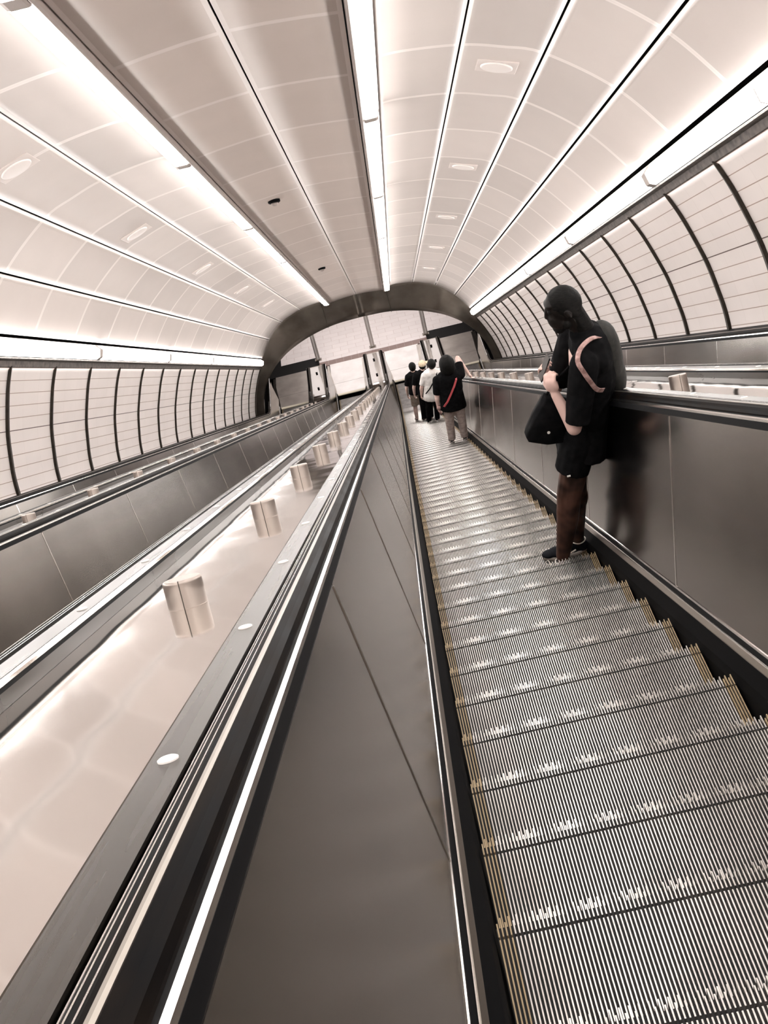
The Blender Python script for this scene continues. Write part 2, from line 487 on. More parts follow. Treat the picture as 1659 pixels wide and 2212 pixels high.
def nosing_z(y):
    n=NS
    if y<P(('i',SE),n)[0]: 
        s=(y-n*S30)/C30; return -s*S30+n*C30+ZL
    if y>YE: return 0.0
    for i in range(60):
        a=P(('c',i/60),n); b=P(('c',(i+1)/60),n)
        if a[0]<=y<=b[0]+1e-9:
            t=(y-a[0])/(b[0]-a[0]); return a[1]+(b[1]-a[1])*t
    return 0.0

def escalator(k, label, seams, seam_off, bright):
    cx=CX+k*D
    y0,z0=P(('i',0),NS)
    t=empty('escalator',(cx,y0,z0)); tag(t,label,'escalator')
    # steps
    yk=5.569-.4*15+ (0 if k==0 else (.13*k)%.4)
    first=None
    ylo = -1.2
    while yk<36.0:
        if yk>ylo and yk<35.75:
            if not used_step[0]: o=step0; used_step[0]=True
            else: o=step0.copy(); COL.objects.link(o)
            o.parent=t; o.matrix_parent_inverse=Matrix.Identity(4)
            o.location=(0, yk-y0, nosing_z(yk)-z0)
        yk+=.4
    long=stations(SA,yend=36.55,step=4)
    inner=stations(SA,yend=35.8,step=4)
    for sg in (-1,1):
        side='left' if sg<0 else 'right'
        sweep('skirt_panel',[(.507,-1.95),(.507,-1.37),(.514,-1.33),(.540,-1.270),(.60,-1.28),(.60,-1.95)],cx,sg,inner,M['black_brush'],t)
        sweep('skirt_ledge',[(.540,-1.271),(.5405,-1.266),(.553,-1.249),(.556,-1.249),(.556,-1.28)],cx,sg,inner,M['steel_trim'],t)
        sweep('ledge_bead',[(.554,-1.252),(.555,-1.244),(.558,-1.243),(.560,-1.250)],cx,sg,inner,M['steel_lip'],t)
        sweep('ledge_groove',[(.559,-1.29),(.559,-1.247),(.573,-1.230),(.576,-1.29)],cx,sg,inner,M['black'],t)
        sweep('base_bead',[(.571,-1.230),(.572,-1.220),(.576,-1.218),(.578,-1.228)],cx,sg,inner,M['steel_lip'],t)
        # inner panels, seam mouldings between them
        ps=[seam_off+2.27*i for i in range(-5,16)]
        ps=[s for s in ps if s>SA+.2 and s<SE-.4]
        lim=[SA]+ps+[None]
        for a,b in zip(lim,lim[1:]):
            if b is None:
                st=[('i',a+.006)]+[('i',SE)]+[('c',q/5) for q in range(1,5)]+[('l',YE),('l',36.3)]
            else: st=[('i',a+.006),('i',(a+b)/2),('i',b-.006)]
            sweep('balustrade_panel',[(.575,-1.224),(.696,-.466),(.716,-.468),(.595,-1.226)],cx,sg,st,M['steel_panel'],t)
        for s in ps:
            sweep('seam_strip',[(.5735,-1.218),(.693,-.470),(.70,-.471),(.58,-1.22)],cx,sg,[('i',s-.007),('i',s+.007)],M['steel_lip'] if (sg,k) in ((1,0),(-1,-1),(1,1),(-1,-2)) else M['steel_trim'],t)
        sweep('reveal',[(.697,-.470),(.702,-.440),(.72,-.44),(.72,-.470)],cx,sg,long,M['black'],t)
        sweep('lip',[(.702,-.442),(.704,-.431),(.711,-.428),(.716,-.430),(.716,-.442)],cx,sg,long,M['steel_lip'],t)
        sweep('guide_rail',[(.706,-.445),(.716,-.425),(.774,-.425),(.776,-.46),(.716,-.47)],cx,sg,long,M['black'],t)
        hr=[(.716,-.432),(.7155,-.420),(.719,-.409),(.727,-.400),(.738,-.394),(.752,-.3915),(.766,-.393),(.774,-.399),(.777,-.410),(.777,-.432)]
        hst=stations(SA,yend=36.45,step=3)
        o=sweep('handrail',hr,cx,sg,hst,M['rubber'],t,smooth=False)
        # rounded end of the handrail at the landing
        mb=MB(); rings=[]
        yc,zc=P(('l',36.45),-.40); R=.40
        for i in range(0,15):
            th=math.pi*i/14
            rings.append([(cx+sg*a, yc+math.sin(th)*(R+(n+.40)), zc-R+math.cos(th)*(R+(n+.40))) for a,n in (hr if sg>0 else hr[::-1])])
        mb.strip(rings,0); mb.build('handrail_end',M['rubber'],o)
        sweep('trim_strip',[(.7375,-.398),(.738,-.3925),(.742,-.3905),(.746,-.3905),(.7465,-.398)],cx,sg,stations(SA,yend=34.8,step=4),M['steel_trim'],t)
        for a,nt in ((.7555,-.3915),(.7645,-.3927),(.7735,-.3983)):
            sweep('guide_line',[(a-.0011,-.402),(a-.0009,nt+.0003),(a+.0009,nt+.0003),(a+.0011,-.402)],cx,sg,stations(SA,yend=34.8,step=4),M['steel_lip'],t)
    # landing plate with comb
    mat_p=M['plate'] if bright else M['plate_dark']  # outer landing plates get the darker copy for their dimmer light
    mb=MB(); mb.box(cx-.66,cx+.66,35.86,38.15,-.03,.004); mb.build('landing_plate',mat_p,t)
    mb=MB(); mb.box(cx-.62,cx+.62,36.62,36.632,.004,.0055); mb.build('plate_joint',M['steel_trim'],t)
    mb=MB(); mb.box(cx-.52,cx+.52,35.76,35.86,-.02,.008)
    for i in range(50):
        x=cx-.5+.02*i; mb.box(x+.004,x+.012,35.72,35.76,-.01,.006)
    mb.build('comb',M['comb'],t)
    # curved side cheeks at floor level, wider toward the hall
    for sg in (-1,1):
        pts=[]
        for i in range(13):
            q=i/12; a=.525+ (.155 if sg<0 else .06)*math.sin(q*math.pi/2)**1.6 if sg<0 else .525+.07*q
            pts.append((a,35.8+q*2.2))
        top=[(cx+sg*a,y,.05) for a,y in pts]+[(cx+sg*.76,38.0,.05),(cx+sg*.76,35.8,.05)]
        bot=[(x,y,-.02) for x,y,z in top]
        if sg<0: top=top[::-1]; bot=bot[::-1]
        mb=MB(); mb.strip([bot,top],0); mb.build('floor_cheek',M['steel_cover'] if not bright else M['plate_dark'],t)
        # newel wall under the handrail end
        mb=MB(); mb.box(*sorted((cx+sg*.70,cx+sg*.775)),36.2,36.62,.05,.72); mb.build('newel',M['steel_panel'],t)
    mb=MB(); mb.box(cx-.6,cx+.6,33.3,35.8,-.6,-.4); mb.build('pit_floor',M['black'],t)
    return t
escalator(0,'escalator carrying the standing riders, ribbed steps in full view','R',4.97-2.27*2,True)
escalator(-1,'empty escalator next to the wide polished divider, far panel lit by long reflections','L',7.03-2.27*3,True)
escalator(1,'escalator behind the leaning rider, hidden but for its far side panel','R',4.83-2.27*2,False)
escalator(-2,'outermost empty escalator beside the enamel wall across the tunnel','L',5.9-2.27*2,False)

# ------------------------------------------------------------------ dividers between the escalators
def divider(k, label, zone):
    """between escalator k-1 and k"""
    cx=CX+(k-.5)*D
    w_=D/2-.838
    y0,z0=P(('i',0),-.45)
    t=empty('escalator_divider',(cx,y0,z0)); tag(t,label,'divider')
    long=stations(SA,yend=36.55,step=4)
    sweep('deck_plate',[(-w_-.005,-.449),(w_+.005,-.449),(w_+.005,-.49),(-w_-.005,-.49)],cx,1,long,M['steel_deck'],t)
    for sg in (-1,1):
        # cover band beside the handrail
        e=w_
        sweep('cover_band',[(e,-.455),(e,-.402),(e+.004,-.396),(e+.058,-.3955),(e+.0605,-.405),(e+.0605,-.455)],cx,sg,long,M['steel_cover'],t)
        sweep('band_lip',[(e-.003,-.410),(e-.003,-.4005),(e+.001,-.3965),(e+.002,-.402)],cx,sg,long,M['steel_lip'],t)
        sweep('fascia_groove',[(e-.0035,-.411),(e-.0035,-.4085),(e+.002,-.4085),(e+.002,-.4185),(e-.0035,-.4185)],cx,sg,long,M['black'],t)
        sweep('fascia',[(e-.003,-.4185),(e-.001,-.4185),(e-.001,-.4485),(e-.006,-.4485)],cx,sg,long,M['steel_cover'],t)
        s=1.33-.72*2
        first=None
        while s<38.5:
            if first is None:
                mb=MB(); r=lambda q,dn:[(cx+sg*(e+.030)+math.cos(a)*q,)+P(('i',s+math.sin(a)*q),-.3955+dn) for a in [2*math.pi*i/20 for i in range(20)]]
                mb.strip([r(.0135,-.002),r(.0135,.002),r(.011,.0035)],0); first=mb.build('cover_stud',M['white_disc'],t); s00=s
            else:
                c=first.copy(); COL.objects.link(c); c.parent=t
                c.matrix_parent_inverse=first.matrix_parent_inverse.copy()
                c.location=first.location+Vector((0,(s-s00)*C30,-(s-s00)*S30))
            s+=.72
    s=2.78-1.724*3; first=None
    while s<38.3:
        if first is None:
            mb=MB(); r=lambda q,dn:[(cx+math.cos(a)*q,)+P(('i',s+math.sin(a)*q),-.449+dn) for a in [2*math.pi*i/32 for i in range(32)]]
            mb.strip([r(.050,-.003),r(.050,.002),r(.050,.063),r(.050,.066),r(.0485,.0695),r(.0455,.0715),r(.030,.0717)],0); 
            yb1,zb1=P(('i',s-.0505),-.449); yb2,zb2=P(('i',s-.0505),-.378); up=.0012
            mb.hexa([(cx-up,yb1,zb1),(cx+up,yb1,zb1),(cx+up,yb1+.003,zb1),(cx-up,yb1+.003,zb1),(cx-up,yb2,zb2),(cx+up,yb2,zb2),(cx+up,yb2+.003,zb2),(cx-up,yb2+.003,zb2)],1)
            first=mb.build('deck_post',[M['steel_post'],M['rib']],t); s00=s
            for p in first.data.polygons: p.use_smooth=(len(p.vertices)==4 and abs(p.normal.x)+abs(p.normal.y*C30-p.normal.z*S30)>.5)
        else:
            c=first.copy(); COL.objects.link(c); c.parent=t
            c.matrix_parent_inverse=first.matrix_parent_inverse.copy()
            c.location=first.location+Vector((0,(s-s00)*C30,-(s-s00)*S30))
        s+=1.724
    # level part at the landing: two small dark fittings and the end face
    zt=P(('l',36),-.449)[1]
    for yy in (34.95,36.05):
        mb=MB(); mb.box(cx-.035,cx+.035,yy-.03,yy+.03,zt-.002,zt+.05); mb.build('fitting',M['black'],t)
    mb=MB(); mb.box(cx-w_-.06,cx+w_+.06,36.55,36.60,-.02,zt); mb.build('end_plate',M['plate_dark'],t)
    mb=MB()
    yb,zb2=P(('l',34.7),-.449)
    return t
divider(0,'wide polished divider left of the occupied escalator, round posts standing along it','m')
divider(1,'polished divider behind the leaning rider, next to the far right escalator','r')
divider(-1,'narrow looking divider between the two empty escalators across the tunnel','l')
# ledges along the tunnel walls
for sg,k,lab in ((-1,-2,'dark ledge along the foot of the enamel wall across the tunnel'),(1,1,'dark ledge along the foot of the enamel wall behind the riders')):
    cx=CX+k*D
    st=[('i',SA),('v',YP)]
    t=sweep('wall_ledge',[(.778,-.43),(.779,-.41),(.80,-.405),(1.02,-.405),(1.09,-.395),(1.09,-.55),(.778,-.55)],cx,sg,[('i',SA),('i',SE)],M['black'],None)
    tag(t,lab,'ledge')

# ------------------------------------------------------------------ tunnel mouth and the hall below
# header: bronze arch between the vault and the opening
outer=[(0,2.74),(.9,2.72),(1.84,2.66),(2.536,2.42),(3.089,1.98),(3.52,1.42),(3.66,1.10),(3.905,.62),(4.15,.02),(4.262,-.42),(4.30,-.8)]
outer_w=[]
for b,n in spline(outer,3):
    y,z=P(('v',YP),n); outer_w.append((b,z))
inner_pts=[(0,4.16),(.9,4.12),(1.75,3.93),(2.50,3.62),(2.98,3.30),(3.35,2.95),(3.70,2.45),(3.95,1.8),(4.05,1.2)]
inner_w=spline(inner_pts,4)
def resamp(pts,k):
    L=[0]
    for p,q in zip(pts,pts[1:]): L.append(L[-1]+math.dist(p,q))
    out=[]
    for i in range(k+1):
        l=L[-1]*i/k
        for j in range(len(pts)-1):
            if L[j]<=l<=L[j+1]+1e-9:
                t=(l-L[j])/(L[j+1]-L[j]+1e-12); out.append(tuple(pts[j][q]+(pts[j+1][q]-pts[j][q])*t for q in (0,1))); break
    return out
ow=resamp([p for p in outer_w if p[1]>1.2],36); iw=resamp(inner_w,36)
verts=[];faces=[]
row=[]
for sgp in (-1,1):
    base=len(verts)
    for (b0,z0),(b1,z1) in zip(ow,iw):
        ring=[]
        for q in range(7):
            t=q/6
            b=b0+(b1-b0)*t; z=z0+(z1-z0)*t
            y=YP+.02+.38*math.sin(t*math.pi/2)**1.0*0.6*(1)+.0
            verts.append((AX+sgp*b,y,z))
        # return edge into the hall
        verts.append((AX+sgp*b1,YP+1.4,z1+.02))
    k=8
    for i in range(36):
        for j in range(7):
            f=(base+i*k+j,base+i*k+j+1,base+(i+1)*k+j+1,base+(i+1)*k+j)
            faces.append(f if sgp>0 else f[::-1])
hd=link_mesh('wall_arch',verts,faces,M['bronze'],None,None,True); tag(hd,kind='structure')
hd.modifiers.new('thickness','SOLIDIFY').thickness=.03
# seams of the arch cladding
for b in (-1.15,.98):
    z0=min(z for bb,z in ow if abs(bb-abs(b))<.15); z1=min(z for bb,z in iw if abs(bb-abs(b))<.15)
    mb=MB(); mb.tube([(AX+b,YP+.02,z0),(AX+b,YP+.16,(z0+z1)/2),(AX+b,YP+.24,z1)],.008,6); mb.build('seam',M['steel_trim'],hd)

# floor of pale tiles with UV in brick courses
def flat(name,x0,x1,y0,y1,z,m,us,vs,parent=None,uo=0,vo=0):
    v=[(x0,y0,z),(x1,y0,z),(x1,y1,z),(x0,y1,z)]
    uv=[((x-uo)/us,(y-vo)/vs) for x,y,_ in v]
    o=link_mesh(name,v,[(0,1,2,3)],m,parent,None,False,uv)
    md=o.modifiers.new('thickness','SOLIDIFY'); md.thickness=.04; md.offset=-1
    return o
fl=flat('floor',AX-3.62,AX+3.62,38.5,49,0,M['tile'],.62,.31); tag(fl,kind='structure')
flat('tile_band',AX-2.12,AX+2.12,38.15,38.5,0,M['band'],.3,.6,fl)
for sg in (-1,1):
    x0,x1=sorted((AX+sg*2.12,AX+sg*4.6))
    flat('shade_band',x0,x1,38.15,38.95,.002,M['shade_and_dark_wall'],1,1,fl)  # near-black sheet standing for the shadow over the side bays
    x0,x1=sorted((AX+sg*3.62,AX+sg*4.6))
    flat('shade_band',x0,x1,38.95,49,.001,M['shade_and_dark_wall'],1,1,fl)  # floor beyond the tiles, deep shadow put into its colour
flat('sub_floor',AX-4.6,AX+4.6,33.2,49,-.62,M['black'],1,1,fl)
# side walls, far wall and ceiling of the hall
for sg,nm in ((-1,'wall_hall_left'),(1,'wall_hall_right')):
    mb=MB(); x0,x1=sorted((AX+sg*4.32,AX+sg*4.5)); mb.box(x0,x1,YP+.1,49,-.6,5.2); tag(mb.build(nm,M['shade_and_dark_wall']),kind='structure')
mb=MB(); mb.box(AX-4.6,AX+4.6,49,49.2,-.6,5.2); tag(mb.build('wall_front',M['bronze']),kind='structure')
mb=MB(); mb.box(AX-4.6,AX+4.6,YP+1.2,49.2,5.2,5.3); tag(mb.build('ceiling_hall',M['ceiling_crown']),kind='structure')
# columns behind the dividers
for k in (-1,0,1):
    x=CX+(k-.5)*D+(.03 if k==0 else 0)
    t=empty('hall_column',(x,38.75,0)); tag(t,'slim pale metal column at the foot of the tunnel, '+{-1:'behind the divider of the two empty escalators',0:'behind the wide polished middle divider',1:'behind the divider next to the leaning rider'}[k],'column','slim columns in the lower hall')
    for dx in (-.055,.055):
        mb=MB(); r=lambda z:[(x+dx+math.cos(a)*.03,38.75+math.sin(a)*.03,z) for a in [2*math.pi*i/16 for i in range(16)]]
        mb.strip([r(0),r(5.2)],0); mb.build('shaft',M['white_disc'],t,True)
    mb=MB(); mb.box(x-.03,x+.03,38.74,38.76,0,5.2); mb.build('web',M['white_disc'],t)
    mb=MB(); mb.box(x-.13,x+.13,38.66,38.84,0,.02); mb.build('foot_plate',M['steel_trim'],t)
# unseen luminous panels of the hall, rows shaped to light decks and plates
M['hall_lamp'] = mat('hall_lamp', (1,1,1), .5, 0, (1,.94,.92), 3.0*MEZZ)
M['hall_fill'] = mat('hall_fill', (1,1,1), .5, 0, (1,.94,.92), .62)
for i,x in enumerate((AX-2.1,AX,AX+2.1)):
    mb=MB(); mb.box(x-1.0,x+1.0,34.9,48.6,5.10,5.16); fr=mb.build('hall_light',M['fixture'])
    tag(fr,'unseen luminous panel overhead in the lower hall, '+['above the empty side','in the middle','above the riders side'][i],'light','unseen luminous panels of the lower hall')
    mb=MB(); mb.box(x-.93,x+.93,41.1,44.9,5.085,5.105); mb.build('diffuser',M['hall_fill'],fr)  # added dim fill between the rows, lifts the reflection in the level decks
    for y0_,y1_ in ((35.0,36.9),(37.0,38.8),(38.9,41.0),(45.0,46.7),(46.8,48.5)):
        mb=MB(); mb.box(x-.93,x+.93,y0_,y1_,5.085,5.105); mb.build('diffuser',M['hall_lamp'],fr)

#PEOPLE#
# ------------------------------------------------------------------ people
M['skin'] = add_noise(mat('skin', (.7,.5,.44), .5), 14, (.62,.42,.36), (.76,.56,.50), (1,1,1), 3)
M['skin_leg'] = add_noise(mat('skin_leg', (.07,.035,.025), .5, spec=.25), 7, (.022,.010,.008), (.10,.048,.036), (1,1,1), 3)
M['skin_dark'] = add_noise(mat('skin_dark', (.01,.007,.006), .6, spec=.1), 14, (.006,.004,.0035), (.014,.009,.008), (1,1,1), 3)
M['hair'] = add_noise(mat('hair', (.004,.0035,.003), .65, spec=.15), 60, (.002,.002,.002), (.007,.006,.005), (1,1,3), 3, .6, .004)
M['cloth_black'] = add_noise(mat('cloth_black', (.004,.004,.0045), .9, spec=.1), 25, (.0025,.0025,.003), (.0055,.005,.0055), (1,1,1), 4, .9, .03, 11)
M['cloth_olive'] = add_noise(mat('cloth_olive', (.05,.05,.04), .8), 40, (.0045,.0045,.0035), (.014,.0125,.0095), (1,1,1), 4, .4, .004)
M['cloth_white'] = add_noise(mat('cloth_white', (.8,.76,.72), .85), 12, (.70,.65,.61), (.86,.82,.79), (1,1,1), 3, .9, .03, 10)
M['denim'] = add_noise(mat('denim', (.4,.33,.30), .8), 16, (.42,.34,.31), (.62,.53,.49), (1,1,2), 4, .5, .01)
M['khaki'] = add_noise(mat('khaki', (.32,.25,.20), .8), 20, (.26,.2,.16), (.38,.31,.25))
M['strap_pink'] = add_noise(mat('strap_pink', (.45,.27,.24), .6), 40, (.22,.12,.105), (.48,.31,.28), (1,1,1), 3)
M['strap_red'] = mat('strap_red', (.55,.09,.10), .6)
M['cap_tan'] = add_noise(mat('cap_tan', (.62,.49,.34), .8), 30, (.50,.38,.26), (.70,.58,.42))
M['sole'] = mat('sole', (.75,.68,.62), .6)
M['shoe'] = mat('shoe', (.008,.009,.012), .7, spec=.1)
M['glass'] = mat('glass', (.01,.01,.012), .1)

class Blob:
    """overlapping rounded solids that a voxel remesh fuses into one surface"""
    def __init__(s): s.mb=MB()
    def cap(s, p0, p1, r0, r1, n=14, flat0=False, flat1=False, sq=(1,1), up=(0,1,0)):
        p0=Vector(p0); p1=Vector(p1); d=(p1-p0); L=d.length or 1e-6; d=d/L
        upv=Vector(up); a=upv-d*upv.dot(d)
        if a.length<1e-3: a=Vector((1,0,0))-d*d.x
        a.normalize(); b=d.cross(a)
        rings=[]
        def ring(c,r): return [c+a*math.cos(t)*r*sq[1]+b*math.sin(t)*r*sq[0] for t in [2*math.pi*i/n for i in range(n)]]
        if not flat0:
            for q in (80,55,28): rings.append(ring(p0-d*r0*math.sin(math.radians(q)), r0*math.cos(math.radians(q))))
        rings.append(ring(p0,r0)); rings.append(ring(p1,r1))
        if not flat1:
            for q in (28,55,80): rings.append(ring(p1+d*r1*math.sin(math.radians(q)), r1*math.cos(math.radians(q))))
        s.mb.strip(rings,0)
    def chain(s, pts, rs, **k):
        for i in range(len(pts)-1): s.cap(pts[i],pts[i+1],rs[i],rs[i+1],**k)
    def ell(s, c, r, rot=None, n=16):
        R=rot or Matrix.Identity(3); c=Vector(c); rings=[]
        for i in range(1,10):
            th=math.pi*i/10
            rings.append([c+R@Vector((r[0]*math.sin(th)*math.cos(t),r[1]*math.sin(th)*math.sin(t),-r[2]*math.cos(th))) for t in [2*math.pi*j/n for j in range(n)]])
        s.mb.strip(rings,0)
    def build(s, name, m, parent, vox=.012, smooth=4):
        o=s.mb.build(name,m,parent,True)
        md=o.modifiers.new('fuse','REMESH'); md.mode='VOXEL'; md.voxel_size=vox; md.use_smooth_shade=True
        if smooth:
            sm=o.modifiers.new('soften','SMOOTH'); sm.factor=.5; sm.iterations=smooth
        return o
def V(*a): return Vector(a)
def hand(B, wrist, palm_dir, side_dir, size=1.0, curl=.9, thumb=1):
    """palm plus four fingers of unequal length and a thumb, curled round what they hold"""
    w_=Vector(wrist); d=Vector(palm_dir).normalized(); s=Vector(side_dir).normalized(); s=(s-d*s.dot(d)).normalized(); nrm=d.cross(s)
    k=size
    B.cap(w_, w_+d*.035*k, .024*k,.028*k, sq=(1,.62), up=tuple(nrm))
    B.ell(w_+d*.055*k, (.040*k,.022*k,.045*k), Matrix((s,nrm,d)).transposed())
    for i,(o,L) in enumerate(((-.030,.060),(-.010,.074),(.010,.070),(.029,.054))):
        p=w_+d*.085*k+s*o*k
        q=p+(d*math.cos(curl*.5)+nrm*math.sin(curl*.5))*L*.48*k
        r=q+(d*math.cos(curl*1.3)+nrm*math.sin(curl*1.3))*L*.34*k
        t=r+(d*math.cos(curl*2.0)+nrm*math.sin(curl*2.0))*L*.28*k
        B.chain([p-d*.02*k,p,q,r,t],[.0095*k,.0095*k,.0088*k,.008*k,.0072*k],n=8)
    p=w_+d*.03*k-s*.030*k*thumb
    q=p+(d*.55-s*.55*thumb+nrm*.4).normalized()*.036*k
    r=q+(d*.8-s*.05*thumb+nrm*.6).normalized()*.030*k
    B.chain([p+s*.012*k*thumb,p,q,r],[.012*k,.0115*k,.010*k,.0085*k],n=8)
def shoe(parent, heel, toe, z, name='shoe', laces=True, w_=.048):
    h=Vector((heel[0],heel[1],z)); t=Vector((toe[0],toe[1],z)); d=(t-h); L=d.length; d/=L; s=V(-d.y,d.x,0); u=V(0,0,1)
    B=Blob()
    for f,wd,ht in ((.12,.85,.060),(.30,.82,.072),(.50,.92,.058),(.70,1.02,.042),(.86,.86,.030)):
        c=h+d*L*f+u*(.018+ht*.42)
        B.ell(c,(L*.17,w_*wd,ht*.62),Matrix((d,s,u)).transposed())
    B.cap(h+d*L*.16+u*.05,h+d*L*.17+u*.085,.040,.036)
    o=B.build(name,M['shoe'],parent,.008,3)
    mb=MB(); out=[]
    N_=24
    for i in range(N_):
        a=2*math.pi*i/N_; fx=.5+.5*math.cos(a); wd=w_*(.80+.22*math.sin(min(fx,1)*math.pi*.9)) * (1 if fx<.75 else 1-.5*((fx-.75)/.25)**2)
        out.append(h+d*L*(.0+fx*1.0)+s*math.sin(a)*wd)
    mb.strip([[p+u*.001 for p in out],[p+u*.018 for p in out],[p*1+u*.022 for p in out]],0); mb.build('sole',M['sole'],o,True)
    mb=MB(); c=h+d*L*.17+u*.088
    ring=[c+d*math.cos(a)*.045+s*math.sin(a)*.036+u*(.006*math.cos(a)**2) for a in [2*math.pi*i/20 for i in range(21)]]
    mb.tube(ring,.004,6); mb.build('collar_edge',M['sole'],o,True)
    if laces:
        mb=MB()
        for q in range(4):
            c=h+d*L*(.42+.09*q)+u*(.078-.010*q)
            mb.tube([c-s*.028-d*.008-u*.012,c,c+s*.028+d*.008-u*.012],.0035,6)
            mb.tube([c+s*.028-d*.008-u*.012,c+u*.001,c-s*.028+d*.008-u*.012],.0035,6)
        c=h+d*L*.42+u*.085
        for q in (-1,1): mb.tube([c,c+s*q*.03+u*.012+d*.01,c+s*q*.045-u*.01+d*.025,c+s*q*.02-u*.012+d*.02,c],.003,6)
        mb.build('laces',M['sole'],o,True)
        mb=MB()
        for q in (-1,1):
            c=h+d*L*.42+s*q*(w_*.93)+u*.035
            mb.tube([c-d*.04+u*.018,c+d*.0-u*.002,c+d*.04-u*.012],.005,6)
            mb.tube([c-d*.01+u*.022,c+d*.03+u*.0],.004,6)
        mb.build('side_stripe',M['sole'],o,True)
    return o

def rider_skin():  # light and shade put into the skin: dark legs, pale arms, silhouetted face
    m=mat('skin_rider',(.1,.05,.04),.5,spec=.25); N,L,b=nodes(m)
    tc=N.new('ShaderNodeTexCoord'); sp=N.new('ShaderNodeSeparateXYZ'); L.new(tc.outputs['Object'],sp.inputs[0])
    nz=N.new('ShaderNodeTexNoise'); nz.inputs['Scale'].default_value=7; L.new(tc.outputs['Object'],nz.inputs['Vector'])
    cr=N.new('ShaderNodeValToRGB'); cr.color_ramp.elements[0].position=.38; cr.color_ramp.elements[1].position=.68
    cr.color_ramp.elements[0].color=(.020,.010,.007,1); cr.color_ramp.elements[1].color=(.12,.058,.042,1); L.new(nz.outputs[0],cr.inputs[0])
    def step(src,v):
        n=N.new('ShaderNodeMath'); n.operation='GREATER_THAN'; L.new(src,n.inputs[0]); n.inputs[1].default_value=v; return n.outputs[0]
    def mix(f,a,c):
        x=N.new('ShaderNodeMix'); x.data_type='RGBA'; L.new(f,x.inputs[0]); L.new(a,x.inputs[6]); x.inputs[7].default_value=(*c,1); return x.outputs[2]
    o=mix(step(sp.outputs[2],17.33),cr.outputs[0],(.66,.45,.39))
    o=mix(step(sp.outputs[2],17.90),o,(.008,.0055,.0045))
    L.new(o,b.inputs['Base Color']); return m
